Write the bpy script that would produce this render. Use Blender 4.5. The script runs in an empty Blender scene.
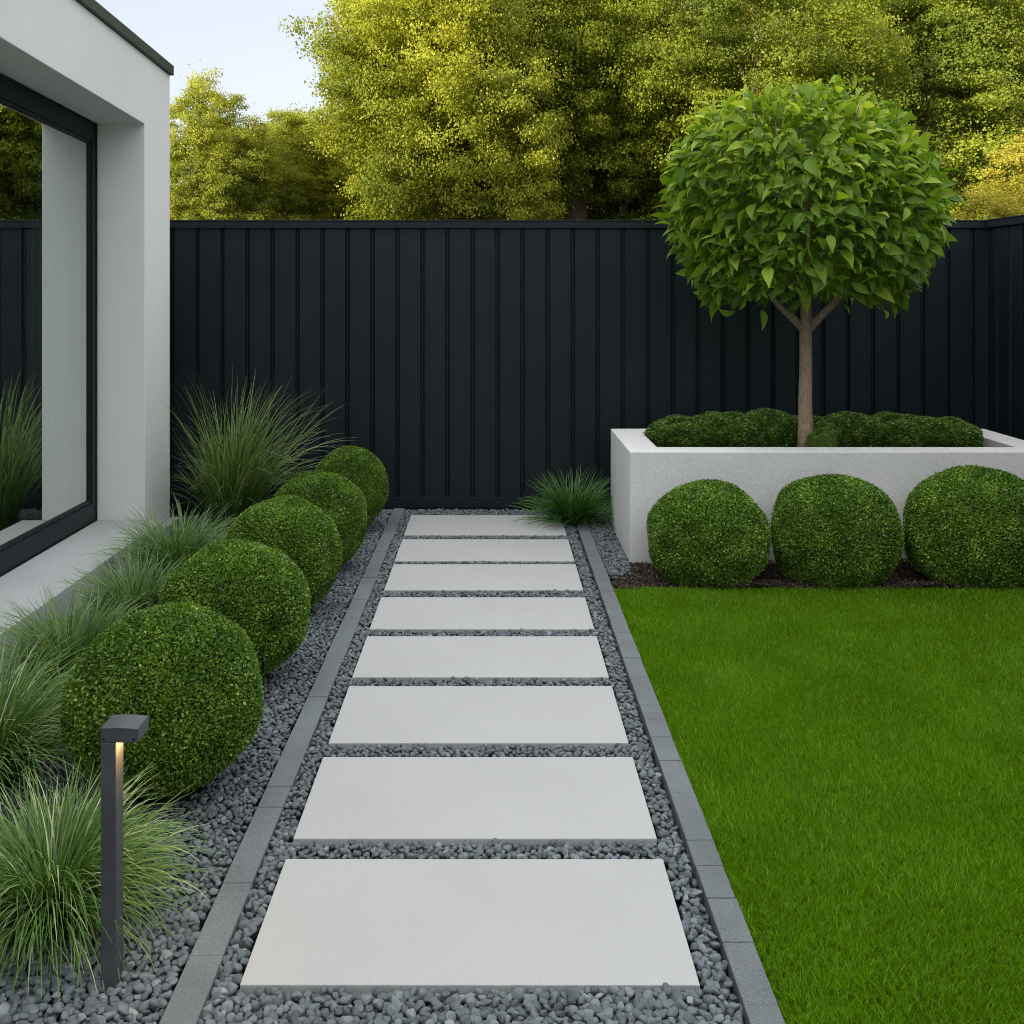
import bpy, math, random
import numpy as np
from mathutils import Vector, Matrix

S = bpy.context.scene
COL = S.collection
random.seed(5)
RNG = np.random.default_rng(11)
R = math.radians

# ------------------------------------------------------------------ helpers
def tag(o, label=None, cat=None, group=None, kind=None):
    if label: o['label'] = label
    if cat: o['category'] = cat
    if group: o['group'] = group
    if kind: o['kind'] = kind
    return o

def empty(name, loc, label, cat, group=None):
    o = bpy.data.objects.new(name, None)
    COL.objects.link(o); o.location = loc; o.empty_display_size = .1
    return tag(o, label, cat, group)

def link(name, me, mat, parent=None, loc=None):
    o = bpy.data.objects.new(name, me)
    COL.objects.link(o)
    if mat is not None and len(me.materials) == 0:
        me.materials.append(mat)
    if parent is not None: o.parent = parent
    if loc is not None: o.location = loc
    return o

def np_mesh(name, verts, faces, smooth=False, tone=None):
    """verts (N,3), faces (M,k) with constant k"""
    verts = np.asarray(verts, dtype=np.float32).reshape(-1, 3)
    faces = np.asarray(faces, dtype=np.int32)
    m, k = faces.shape
    me = bpy.data.meshes.new(name)
    me.vertices.add(len(verts)); me.vertices.foreach_set('co', verts.ravel())
    me.loops.add(m * k); me.loops.foreach_set('vertex_index', faces.ravel())
    me.polygons.add(m)
    me.polygons.foreach_set('loop_start', np.arange(m, dtype=np.int32) * k)
    me.polygons.foreach_set('loop_total', np.full(m, k, dtype=np.int32))
    me.update(calc_edges=True)
    if smooth:
        me.polygons.foreach_set('use_smooth', np.ones(m, dtype=bool))
    if tone is not None:
        a = me.attributes.new('tone', 'FLOAT', 'POINT')
        a.data.foreach_set('value', np.asarray(tone, dtype=np.float32))
    me.validate()
    return me

class MB:
    """collects boxes and tubes into one mesh"""
    def __init__(s): s.v = []; s.f = []
    def quadmesh(s, vs, fs):
        b = len(s.v); s.v += [tuple(p) for p in vs]; s.f += [tuple(i + b for i in f) for f in fs]
    def box(s, x0, x1, y0, y1, z0, z1):
        vs = [(x, y, z) for z in (z0, z1) for y in (y0, y1) for x in (x0, x1)]
        s.quadmesh(vs, [(0,2,3,1),(4,5,7,6),(0,1,5,4),(2,6,7,3),(0,4,6,2),(1,3,7,5)])
    def tube(s, pts, rad, n=10, jit=0):
        vs = []; fs = []
        pts = [Vector(p) for p in pts]
        up = Vector((.13, .97, .2)).normalized()
        for i, p in enumerate(pts):
            d = (pts[min(i+1, len(pts)-1)] - pts[max(i-1, 0)]).normalized()
            a = d.cross(up).normalized(); b = d.cross(a).normalized()
            for k in range(n):
                t = 2*math.pi*k/n
                r = rad[i]*(1+jit*(random.random()-.5))
                vs.append(p + (a*math.cos(t)+b*math.sin(t))*r)
        for i in range(len(pts)-1):
            for k in range(n):
                fs.append((i*n+k, i*n+(k+1)%n, (i+1)*n+(k+1)%n, (i+1)*n+k))
        fs.append(tuple(range(n))[::-1]); fs.append(tuple((len(pts)-1)*n+k for k in range(n)))
        s.quadmesh(vs, fs)
    def build(s, name, mat, parent=None, bevel=0, smooth=False, segs=2, loc=None):
        me = bpy.data.meshes.new(name)
        me.from_pydata(s.v, [], s.f); me.update()
        import bmesh
        bm = bmesh.new(); bm.from_mesh(me)
        bmesh.ops.recalc_face_normals(bm, faces=bm.faces)
        if bevel:
            bmesh.ops.bevel(bm, geom=[e for e in bm.edges if e.calc_face_angle(0) > .5],
                            offset=bevel, segments=segs, affect='EDGES', profile=.5)
        bm.to_mesh(me); bm.free()
        if smooth:
            me.polygons.foreach_set('use_smooth', [True]*len(me.polygons))
        return link(name, me, mat, parent, loc)

# ------------------------------------------------------------------ materials
def newmat(name):
    m = bpy.data.materials.new(name); m.use_nodes = True
    nt = m.node_tree
    b = nt.nodes['Principled BSDF']
    return m, nt, b

def noise(nt, scale, detail=3, rough=.5, coord='Object', vec=None):
    n = nt.nodes.new('ShaderNodeTexNoise')
    n.inputs['Scale'].default_value = scale
    n.inputs['Detail'].default_value = detail
    n.inputs['Roughness'].default_value = rough
    if vec is None:
        tc = nt.nodes.new('ShaderNodeTexCoord'); vec = tc.outputs[coord]
    nt.links.new(vec, n.inputs['Vector'])
    return n

def ramp(nt, fac, stops):
    r = nt.nodes.new('ShaderNodeValToRGB')
    cr = r.color_ramp
    while len(cr.elements) < len(stops): cr.elements.new(.5)
    for e, (p, c) in zip(cr.elements, stops):
        e.position = p; e.color = (*c, 1)
    nt.links.new(fac, r.inputs['Fac'])
    return r

def mix(nt, fac, a, b, mode='MIX'):
    m = nt.nodes.new('ShaderNodeMix'); m.data_type = 'RGBA'; m.blend_type = mode
    for sock, v in ((m.inputs[0], fac), (m.inputs[6], a), (m.inputs[7], b)):
        if hasattr(v, 'is_linked') or hasattr(v, 'links'): nt.links.new(v, sock)
        elif isinstance(v, (int, float)): sock.default_value = v
        else: sock.default_value = (*v, 1)
    return m.outputs[2]

def bump(nt, b, height, strength, dist=.002):
    n = nt.nodes.new('ShaderNodeBump')
    n.inputs['Strength'].default_value = strength
    n.inputs['Distance'].default_value = dist
    nt.links.new(height, n.inputs['Height'])
    nt.links.new(n.outputs[0], b.inputs['Normal'])
    return n

def mineral(name, c0, c1, fine, coarse, rough=.85, bstr=.4, bdist=.002, speck=None, stain=.25):
    """fine grain + slow stains between two close colours"""
    m, nt, b = newmat(name)
    nf = noise(nt, fine, 4, .7); nc = noise(nt, coarse, 5, .6)
    base = ramp(nt, nf.outputs[0], [(.3, c0), (.7, c1)]).outputs[0]
    st = ramp(nt, nc.outputs[0], [(.3, (1-stain,)*3), (.7, (1, 1, 1))]).outputs[0]
    col = mix(nt, 1.0, base, st, 'MULTIPLY')
    if speck:
        ns = noise(nt, fine*2.3, 1, .5)
        fs = ramp(nt, ns.outputs[0], [(.66, (0,)*3), (.72, (1,)*3)]).outputs[0]
        col = mix(nt, fs, col, speck)
    nt.links.new(col, b.inputs['Base Color'])
    b.inputs['Roughness'].default_value = rough
    b.inputs['Specular IOR Level'].default_value = .3
    bump(nt, b, nf.outputs[0], bstr, bdist)
    return m

def leafmat(name, stops, trans=.35, rough=.5, spec=.4, objvar=.0, patch=0, patchscale=1.5, patchcol=None, tcol=None):
    m, nt, b = newmat(name)
    at = nt.nodes.new('ShaderNodeAttribute'); at.attribute_name = 'tone'
    col = ramp(nt, at.outputs['Fac'], stops).outputs[0]
    if patch:
        nz = noise(nt, patchscale, 3, .55)
        f = ramp(nt, nz.outputs[0], [(.38, (0,)*3), (.64, (patch,)*3)]).outputs[0]
        col = mix(nt, f, col, patchcol)
    if objvar:
        oi = nt.nodes.new('ShaderNodeObjectInfo')
        hs = nt.nodes.new('ShaderNodeHueSaturation')
        mr = nt.nodes.new('ShaderNodeMapRange')
        mr.inputs[3].default_value = 1-objvar; mr.inputs[4].default_value = 1+objvar
        nt.links.new(oi.outputs['Random'], mr.inputs[0])
        nt.links.new(mr.outputs[0], hs.inputs['Value'])
        nt.links.new(col, hs.inputs['Color']); col = hs.outputs[0]
    nt.links.new(col, b.inputs['Base Color'])
    b.inputs['Roughness'].default_value = rough
    b.inputs['Specular IOR Level'].default_value = spec
    if trans:
        t = nt.nodes.new('ShaderNodeBsdfTranslucent')
        tc = mix(nt, 1.0, col, tcol or (1.25, 1.3, .6), 'MULTIPLY')
        nt.links.new(tc, t.inputs['Color'])
        ms = nt.nodes.new('ShaderNodeMixShader'); ms.inputs[0].default_value = trans
        out = nt.nodes['Material Output']
        nt.links.new(b.outputs[0], ms.inputs[1]); nt.links.new(t.outputs[0], ms.inputs[2])
        nt.links.new(ms.outputs[0], out.inputs['Surface'])
    return m

def plain(name, col, rough=.5, metal=0, spec=.5):
    m, nt, b = newmat(name)
    b.inputs['Base Color'].default_value = (*col, 1)
    b.inputs['Roughness'].default_value = rough
    b.inputs['Metallic'].default_value = metal
    b.inputs['Specular IOR Level'].default_value = spec
    return m

M = {}
M['slab'] = mineral('porcelain_paving', (.305, .318, .32), (.425, .438, .44), 300, 1.9, .8, .4, .0012, (.24, .25, .255), .07)
M['kerb'] = mineral('grey_granite', (.105, .124, .133), (.165, .19, .20), 190, 2.6, .85, .5, .0015, (.27, .29, .30), .3)
M['stucco'] = mineral('white_render', (.64, .655, .64), (.74, .755, .74), 150, .8, .92, .35, .002, None, .10)
M['planter'] = mineral('white_rough_render', (.56, .575, .575), (.70, .715, .715), 75, 1.2, .92, .8, .004, None, .15)
M['sill'] = mineral('pale_stone', (.32, .345, .355), (.40, .425, .435), 120, 1.5, .8, .25, .001, None, .15)
M['capm'] = plain('dark_green_grey_metal', (.045, .055, .05), .5, .3)
M['inner_wall'] = mineral('interior_plaster', (.42, .45, .44), (.47, .50, .49), 60, 1, .9, .1, .001, None, .05)
M['inner_floor'] = mineral('interior_stone_floor', (.25, .27, .26), (.33, .35, .34), 40, 1, .4, .05, .001, None, .1)
M['ground'] = mineral('garden_earth', (.03, .035, .02), (.06, .065, .035), 6, .3, .95, .6, .02, None, .3)
M['bed_soil'] = mineral('dark_grit', (.02, .022, .024), (.05, .053, .056), 120, 4, .95, .6, .006, None, .3)
M['lawn_base'] = mineral('lawn_thatch', (.035, .075, .004), (.07, .14, .008), 120, 2, .95, .6, .006, None, .3)

# fence metal
m, nt, b = newmat('anthracite_coated_metal')
nf = noise(nt, 420, 3, .7); nc = noise(nt, 1.3, 4, .6)
c = ramp(nt, nc.outputs[0], [(.3, (.0042, .0095, .0130)), (.7, (.0075, .0145, .0190))]).outputs[0]
nt.links.new(c, b.inputs['Base Color'])
b.inputs['Roughness'].default_value = .5
b.inputs['Specular IOR Level'].default_value = .24
bump(nt, b, nf.outputs[0], .25, .0006)
M['fence'] = m
m, nt, b = newmat('window_frame_paint')
b.inputs['Base Color'].default_value = (.006, .0125, .015, 1); b.inputs['Roughness'].default_value = .45; b.inputs['Specular IOR Level'].default_value = .22
nf = noise(nt, 300, 2, .6); bump(nt, b, nf.outputs[0], .1, .0004)
M['frame'] = m
m, nt, b = newmat('lamp_paint')
nf = noise(nt, 500, 3, .7); nc = noise(nt, 9, 4, .6)
c = ramp(nt, nc.outputs[0], [(.3, (.035, .042, .047)), (.7, (.06, .068, .075))]).outputs[0]
nt.links.new(c, b.inputs['Base Color']); b.inputs['Roughness'].default_value = .5
bump(nt, b, nf.outputs[0], .3, .0005)
M['lamp'] = m
m, nt, b = newmat('lamp_diffuser_warm')
b.inputs['Base Color'].default_value = (.9, .7, .4, 1)
b.inputs['Emission Color'].default_value = (1, .56, .2, 1); b.inputs['Emission Strength'].default_value = 70
M['led'] = m

# window glass: reflective coated pane, the rest passes straight through
m, nt, b = newmat('window_glass')
nt.nodes.remove(b)
gl = nt.nodes.new('ShaderNodeBsdfGlossy'); gl.inputs['Roughness'].default_value = 0.0
gl.inputs['Color'].default_value = (.93, .98, .94, 1)
tr = nt.nodes.new('ShaderNodeBsdfTransparent'); tr.inputs['Color'].default_value = (.68, .76, .73, 1)
lw = nt.nodes.new('ShaderNodeLayerWeight'); lw.inputs[0].default_value = .5
mr = nt.nodes.new('ShaderNodeMapRange'); mr.inputs[3].default_value = .45; mr.inputs[4].default_value = .98
nt.links.new(lw.outputs['Facing'], mr.inputs[0])
ge = nt.nodes.new('ShaderNodeNewGeometry'); ml = nt.nodes.new('ShaderNodeMath'); ml.operation = 'MULTIPLY'
iv = nt.nodes.new('ShaderNodeMath'); iv.operation = 'SUBTRACT'; iv.inputs[0].default_value = 1
nt.links.new(ge.outputs['Backfacing'], iv.inputs[1]); nt.links.new(iv.outputs[0], ml.inputs[0]); nt.links.new(mr.outputs[0], ml.inputs[1])
ms = nt.nodes.new('ShaderNodeMixShader')
nt.links.new(ml.outputs[0], ms.inputs[0]); nt.links.new(tr.outputs[0], ms.inputs[1]); nt.links.new(gl.outputs[0], ms.inputs[2])
nt.links.new(ms.outputs[0], nt.nodes['Material Output'].inputs['Surface'])
M['glass'] = m

# pebbles
m, nt, b = newmat('slate_grey_pebbles')
at = nt.nodes.new('ShaderNodeAttribute'); at.attribute_name = 'tone'
c = ramp(nt, at.outputs['Fac'], [(0, (.058, .072, .082)), (.5, (.104, .126, .140)), (.85, (.160, .186, .20)), (1, (.23, .255, .27))]).outputs[0]
nf = noise(nt, 160, 4, .7)
c2 = ramp(nt, nf.outputs[0], [(.3, (.78,)*3), (.7, (1.15,)*3)]).outputs[0]
nt.links.new(mix(nt, 1.0, c, c2, 'MULTIPLY'), b.inputs['Base Color'])
b.inputs['Roughness'].default_value = .7; b.inputs['Specular IOR Level'].default_value = .35
bump(nt, b, nf.outputs[0], .5, .0015)
M['pebble'] = m

# mulch chips
m, nt, b = newmat('bark_mulch')
at = nt.nodes.new('ShaderNodeAttribute'); at.attribute_name = 'tone'
c = ramp(nt, at.outputs['Fac'], [(0, (.018, .011, .008)), (.6, (.06, .036, .024)), (1, (.15, .10, .07))]).outputs[0]
nt.links.new(c, b.inputs['Base Color']); b.inputs['Roughness'].default_value = .9
M['mulch'] = m

# bark
m, nt, b = newmat('bark')
tc = nt.nodes.new('ShaderNodeTexCoord'); mp = nt.nodes.new('ShaderNodeMapping')
mp.inputs['Scale'].default_value = (60, 60, 14); nt.links.new(tc.outputs['Object'], mp.inputs[0])
nf = noise(nt, 1.4, 6, .7, vec=mp.outputs[0])
c = ramp(nt, nf.outputs[0], [(.3, (.14, .098, .068)), (.55, (.28, .205, .145)), (.75, (.40, .31, .235))]).outputs[0]
nt.links.new(c, b.inputs['Base Color']); b.inputs['Roughness'].default_value = .85
bump(nt, b, nf.outputs[0], .8, .006)
M['bark'] = m

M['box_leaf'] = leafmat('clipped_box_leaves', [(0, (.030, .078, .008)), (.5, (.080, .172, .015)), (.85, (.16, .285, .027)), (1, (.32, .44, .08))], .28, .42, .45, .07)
M['box_dark'] = leafmat('dark_box_leaves', [(0, (.028, .070, .010)), (.6, (.075, .15, .022)), (1, (.21, .32, .055))], .25, .45, .4, .07)
M['box_core'] = plain('dark_shrub_filler', (.008, .014, .004), .95)  # dark colour of the solid filler ball inside each shrub
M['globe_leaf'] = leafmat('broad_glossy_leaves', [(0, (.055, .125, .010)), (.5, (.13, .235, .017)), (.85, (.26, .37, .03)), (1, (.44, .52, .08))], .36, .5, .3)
M['tree_gold'] = leafmat('sunny_yellow_green_leaves', [(0, (.18, .21, .014)), (.5, (.33, .36, .028)), (1, (.56, .54, .08))], .42, .55, .3, .05,
                         .6, .9, (.075, .125, .010), (1.3, 1.2, .5))
M['tree_green'] = leafmat('mid_green_leaves', [(0, (.145, .19, .014)), (.5, (.28, .335, .028)), (1, (.48, .49, .07))], .46, .55, .3, .06,
                          .6, .8, (.05, .095, .012), (1.3, 1.2, .5))
M['shrub_gold'] = leafmat('golden_leaves', [(0, (.22, .21, .02)), (.5, (.36, .32, .035)), (1, (.52, .45, .08))], .4, .5, .3)
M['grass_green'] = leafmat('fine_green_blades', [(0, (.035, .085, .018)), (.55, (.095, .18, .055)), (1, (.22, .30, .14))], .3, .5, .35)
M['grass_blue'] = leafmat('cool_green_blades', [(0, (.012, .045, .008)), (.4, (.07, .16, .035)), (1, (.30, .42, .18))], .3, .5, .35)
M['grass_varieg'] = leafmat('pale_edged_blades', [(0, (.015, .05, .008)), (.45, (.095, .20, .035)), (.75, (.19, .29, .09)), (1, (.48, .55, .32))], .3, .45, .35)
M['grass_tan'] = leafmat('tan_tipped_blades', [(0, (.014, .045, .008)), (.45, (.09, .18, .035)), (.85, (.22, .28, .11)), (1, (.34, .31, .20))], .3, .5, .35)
M['grass_deep'] = leafmat('deep_green_blades', [(0, (.02, .075, .012)), (.6, (.055, .15, .025)), (1, (.13, .25, .06))], .25, .42, .4)
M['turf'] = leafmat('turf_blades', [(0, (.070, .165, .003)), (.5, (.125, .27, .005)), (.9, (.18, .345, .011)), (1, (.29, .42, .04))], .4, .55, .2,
                    0)

# ------------------------------------------------------------------ world, sun, camera
EL = 17
Sdir = Vector((-1, -.75, math.tan(R(EL))*1.25)).normalized()
w = bpy.data.worlds.new('World'); S.world = w; w.use_nodes = True
bg = w.node_tree.nodes['Background']
sky = w.node_tree.nodes.new('ShaderNodeTexSky'); sky.sky_type = 'NISHITA'
sky.sun_disc = False; sky.sun_elevation = R(EL)
sky.sun_rotation = math.atan2(Sdir.x, Sdir.y) % (2*math.pi)
sky.air_density = 1.0; sky.dust_density = 2.2; sky.ozone_density = 1.0
# thin high cloud: the clear sky is partly whitened, and the veil is brighter overhead than at the horizon
wt = w.node_tree
hs = wt.nodes.new('ShaderNodeHueSaturation'); hs.inputs['Saturation'].default_value = .55; hs.inputs['Value'].default_value = .6
wt.links.new(sky.outputs[0], hs.inputs['Color'])
tc = wt.nodes.new('ShaderNodeTexCoord'); sx = wt.nodes.new('ShaderNodeSeparateXYZ'); wt.links.new(tc.outputs['Generated'], sx.inputs[0])
mr = wt.nodes.new('ShaderNodeMapRange'); mr.inputs[1].default_value = .26; mr.inputs[2].default_value = .9
wt.links.new(sx.outputs['Z'], mr.inputs[0])
veil = ramp(wt, mr.outputs[0], [(0, (1.25/8, 1.24/8, 1.38/8)), (1, (8.05/8, 7.85/8, 7.45/8))]).outputs[0]
vm = wt.nodes.new('ShaderNodeVectorMath'); vm.operation = 'SCALE'; vm.inputs['Scale'].default_value = 8
wt.links.new(veil, vm.inputs[0])
va = wt.nodes.new('ShaderNodeVectorMath'); va.operation = 'ADD'
wt.links.new(hs.outputs[0], va.inputs[0]); wt.links.new(vm.outputs[0], va.inputs[1])
wt.links.new(va.outputs[0], bg.inputs[0]); bg.inputs[1].default_value = .15
sl = bpy.data.lights.new('sun', 'SUN'); sl.energy = 5.0; sl.angle = R(.5); sl.color = (1, .88, .64)
so = bpy.data.objects.new('sun', sl); COL.objects.link(so)
so.rotation_euler = Sdir.to_track_quat('Z', 'Y').to_euler(); so.location = (-12, -5, 9)

cam = bpy.data.cameras.new('camera'); co = bpy.data.objects.new('camera', cam); COL.objects.link(co)
co.location = (0, 0, 1.6); co.rotation_euler = (R(90), 0, 0)
cam.sensor_width = 36; cam.lens = 36; cam.shift_x = 18/1024; cam.shift_y = -224/1024
cam.clip_start = .05; cam.clip_end = 600
S.camera = co
S.view_settings.view_transform = 'Standard'; S.view_settings.look = 'None'
S.view_settings.gamma = 1; S.view_settings.exposure = 1.0
S.view_settings.use_curve_mapping = False
S.cycles.max_bounces = 8; S.cycles.transparent_max_bounces = 12
S.cycles.use_denoising = True
S.cycles.denoising_prefilter = 'NONE'
S.cycles.use_adaptive_sampling = False
S.cycles.filter_width = 1.0

F = 1024.0
def gx(px, d): return (px-494)/F*d
def gz(py, d): return 1.6-(py-288)/F*d
def gd(py): return 1.6*F/(py-288)

# ------------------------------------------------------------------ ground structures
g = MB(); g.box(-140, 140, -60, 220, -.4, -.09)
tag(g.build('ground', M['ground']), 'dark earth ground around and beyond the garden', 'ground', kind='structure')
g = MB(); g.box(-2.5, 3.58, -2.5, 7.44, -.2, -.052)
tag(g.build('gravel_bed_base', M['bed_soil']), 'dark grit bed beneath the grey pebbles', 'ground', kind='structure')
g = MB(); g.box(.636, 3.58, -2.5, 5.47, -.2, -.022)
tag(g.build('lawn_soil', M['lawn_base']), 'dark green soil under the lawn', 'ground', kind='structure')
# mulch bed soil with a slightly mounded surface
nx, ny = 60, 18
xs = np.linspace(.66, 3.58, nx); ys = np.linspace(5.475, 6.10, ny)
X, Y = np.meshgrid(xs, ys)
Z = -.018 + .028*np.sin(X*7+1)*np.sin(Y*9) + RNG.normal(0, .004, X.shape)
Z = np.where((X < .80) & (Y > 5.75), -.06, Z)
idx = np.arange(nx*ny).reshape(ny, nx)
fc = np.stack([idx[:-1, :-1], idx[:-1, 1:], idx[1:, 1:], idx[1:, :-1]], -1).reshape(-1, 4)
tag(link('mulch_bed_soil', np_mesh('mulch_bed_soil', np.stack([X, Y, Z], -1), fc, True), M['mulch']), 'dark brown soil bed under the bark mulch', 'ground', kind='structure')

# ------------------------------------------------------------------ paving slabs
rows = [(859, 985), (757, 839), (686, 743), (636, 677), (597, 629), (564, 590), (539, 561), (515, 535)]
labs = ['large pale slab nearest the camera, lowest in the photo',
        'second pale paving slab from the camera',
        'third pale paving slab counted from the camera',
        'fourth pale paving slab counted from the camera, level with the nearest edge of the third shrub',
        'fourth pale paving slab from the black fence, fifth from the camera',
        'third pale paving slab from the black fence',
        'second pale paving slab from the black fence',
        'pale paving slab directly at the foot of the black fence']
labs[3] = 'fourth pale paving slab counted from the camera'
labs[4] = 'pale paving slab fourth from the black fence, counted towards the camera'
slabs = []
for (a, c), lb in zip(rows, labs):
    y0, y1 = gd(c), gd(a)
    s_ = MB(); cy = (y0+y1)/2
    s_.box(-.584, .473, y0-cy, y1-cy, -.045, 0)
    o = s_.build('paving_slab', M['slab'], bevel=.0022)
    o.location = (random.uniform(-.001, .001), cy, random.uniform(-.0012, .0012))
    o.rotation_euler = (random.uniform(-.001, .001), random.uniform(-.0008, .0008), 0)
    tag(o, lb, 'paving slab', 'pale paving slabs of the path')
    slabs.append((y0, y1))

# ------------------------------------------------------------------ kerb edging
def edging(x0, x1, lengths, y_start, lb):
    root = empty('path_edging', ((x0+x1)/2, y_start, -.1), lb, 'edging')
    y = y_start; k = 0
    while y < 7.42:
        L = lengths[k % len(lengths)]; k += 1
        y2 = min(y+L, 7.425)
        m_ = MB(); m_.box(x0+random.uniform(-.0015, .0015), x1+random.uniform(-.0015, .0015), y+.0012, y2-.0012, -.12, .004+random.uniform(-.0012, .0012))
        o = m_.build('kerb_stone', M['kerb'], root, bevel=.0025)
        o.matrix_parent_inverse = Matrix.Translation(root.location).inverted()
        y = y2
edging(-.728, -.648, [.40, .13, .42, .30], 1.50, 'thin dark grey granite edging left of the path')
edging(.557, .634, [.18, .15, .13, .28, .22], 1.54, 'thin grey granite edging between the path and the lawn')

# ------------------------------------------------------------------ pebbles
def ico(sub):
    import bmesh
    bm = bmesh.new(); bmesh.ops.create_icosphere(bm, subdivisions=sub, radius=1)
    v = np.array([p.co[:] for p in bm.verts]); f = np.array([[q.index for q in t.verts] for t in bm.faces]); bm.free()
    return v, f
def rot_mats(n, rng, tilt=.5):
    az = rng.uniform(0, 2*np.pi, n); tx = rng.normal(0, tilt, n); ty = rng.normal(0, tilt, n)
    ca, sa = np.cos(az), np.sin(az); cx, sx = np.cos(tx), np.sin(tx); cy, sy = np.cos(ty), np.sin(ty)
    Rz = np.zeros((n, 3, 3)); Rz[:, 0, 0] = ca; Rz[:, 0, 1] = -sa; Rz[:, 1, 0] = sa; Rz[:, 1, 1] = ca; Rz[:, 2, 2] = 1
    Rx = np.zeros((n, 3, 3)); Rx[:, 0, 0] = 1; Rx[:, 1, 1] = cx; Rx[:, 1, 2] = -sx; Rx[:, 2, 1] = sx; Rx[:, 2, 2] = cx
    Ry = np.zeros((n, 3, 3)); Ry[:, 1, 1] = 1; Ry[:, 0, 0] = cy; Ry[:, 0, 2] = sy; Ry[:, 2, 0] = -sy; Ry[:, 2, 2] = cy
    return Rz @ Rx @ Ry
def pebble_mesh(name, pts, size, rng, near):
    V = []; T = []; FC = []; base = 0
    for sub, sel in ((3, pts[:, 1] < near), (2, pts[:, 1] >= near)):
        P = pts[sel]; SZ = size[sel]; v0, f0 = ico(sub)
        var = rng.integers(0, 10, len(P))
        for k in range(10):
            q = np.where(var == k)[0]; n = len(q)
            if not n: continue
            dv = v0.copy()
            for _ in range(5):
                d = rng.normal(size=3); d /= np.linalg.norm(d)
                dv *= (1 + .10*np.sin((v0@d)*rng.uniform(1.5, 3.5)+rng.uniform(0, 6)))[:, None]
            for _ in range(8):   # soft flattened facets
                d = rng.normal(size=3); d /= np.linalg.norm(d)
                h = dv@d; lim = rng.uniform(.58, .82)
                dv -= np.outer(np.maximum(h-lim, 0)*.8, d)
            sc = np.stack([rng.uniform(.8, 1.25, n), rng.uniform(.7, 1.0, n), rng.uniform(.5, .8, n)], -1)*SZ[q][:, None]
            L = dv[None]*sc[:, None, :]
            W = np.einsum('nij,nvj->nvi', rot_mats(n, rng, .35), L) + P[q][:, None, :]
            V.append(W.reshape(-1, 3)); nv = len(v0)
            FC.append((f0[None]+(np.arange(n)*nv)[:, None, None]+base).reshape(-1, 3)); base += n*nv
            T.append(np.repeat(np.clip(rng.normal(.45, .22, n), 0, 1), nv))
    return np_mesh(name, np.concatenate(V), np.concatenate(FC), True, np.concatenate(T))
def scatter(x0, x1, y0, y1, pitch, rng, keep=None):
    nx_ = int((x1-x0)/pitch); ny_ = int((y1-y0)/(pitch*.87))
    gx_, gy_ = np.meshgrid(np.arange(nx_), np.arange(ny_))
    x = x0+(gx_+.5*(gy_ % 2)+.25)*pitch + rng.uniform(-.33, .33, gx_.shape)*pitch
    y = y0+(gy_+.5)*pitch*.87 + rng.uniform(-.33, .33, gx_.shape)*pitch
    p = np.stack([x.ravel(), y.ravel()], -1)
    if keep is not None: p = p[keep(p)]
    return p
def gravel(name, regions, label, rng):
    PP = []; SS = []
    for (x0, x1, y0, y1, keep) in regions:
        for layer, (zz, pit, s0, s1) in enumerate(((-.022, .0225, .0105, .0155), (-.0075, .0208, .0086, .0142))):
            p = scatter(x0, x1, y0, y1, pit, rng, keep)
            z = zz + rng.uniform(-.003, .004, len(p))
            PP.append(np.column_stack([p, z])); SS.append(rng.uniform(s0, s1, len(p)))
    P = np.concatenate(PP); SZ = np.concatenate(SS)
    SZ *= np.where(P[:, 1] < 2.6, 1.14, 1.0); big = rng.random(len(P)) < .12; SZ[big] *= 1.2
    me = pebble_mesh(name, P, SZ, rng, 3.0)
    return tag(link(name, me, M['pebble']), label, 'gravel', kind='stuff')
def not_slab(p):
    ok = np.ones(len(p), bool)
    for (a, c) in slabs:
        ok &= ~((p[:, 0] > -.584-.009) & (p[:, 0] < .473+.009) & (p[:, 1] > a-.009) & (p[:, 1] < c+.009))
    return ok
balls_l = [(166, 3.30, .323, .296), (235, 4.20, .318, .292), (283, 5.09, .305, .290), (319, 5.85, .292, .290), (350, 6.80, .26, .285)]
def not_ball(p):
    ok = p[:, 1] > 1.95
    for (px, d, r, rz) in balls_l:
        ok &= ((p[:, 0]-gx(px, d))**2+(p[:, 1]-d)**2) > (.38*r)**2
    return ok
gravel('path_gravel', [(-.646, .555, 1.75, 7.42, not_slab)], 'blue grey rounded pebbles around the pale paving slabs', RNG)
gravel('bed_gravel', [(-2.07, -.732, 1.9, 7.42, not_ball)], 'blue grey pebbles under the shrubs and grasses left of the path', RNG)
gravel('corner_gravel', [(.640, .80, 5.72, 7.42, lambda p: (p[:, 0]-.64) < (p[:, 1]-5.60)*.6), (.80, 3.5, 7.05, 7.42, None)],
       'grey pebbles between the edging and the white planter', RNG)

# mulch chips
n = 9000
P = np.column_stack([RNG.uniform(.645, 3.5, n), RNG.uniform(5.46, 6.02, n), np.zeros(n)])
k = (P[:, 0] > .80) | (P[:, 1] < 5.62+(P[:, 0]-.64)*1.6)
P = P[k]; n = len(P)
P[:, 2] = -.011 + .028*np.sin(P[:, 0]*7+1)*np.sin(P[:, 1]*9)+RNG.uniform(0, .012, n)
v0 = np.array([(-1, -.35, 0), (-.3, -.5, .1), (1, -.2, 0), (.9, .3, 0), (0, .45, .12), (-1, .3, 0), (0, 0, -.3)], float)
f0 = np.array([(0, 1, 4), (0, 4, 5), (1, 2, 3), (1, 3, 4), (6, 1, 0), (6, 2, 1), (6, 3, 2), (6, 4, 3), (6, 5, 4), (6, 0, 5)])
sz = RNG.uniform(.005, .017, n)
W = np.einsum('nij,nvj->nvi', rot_mats(n, RNG, .45), v0[None]*(sz[:, None]*np.array([1, .8, .8]))[:, None, :])+P[:, None, :]
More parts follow.
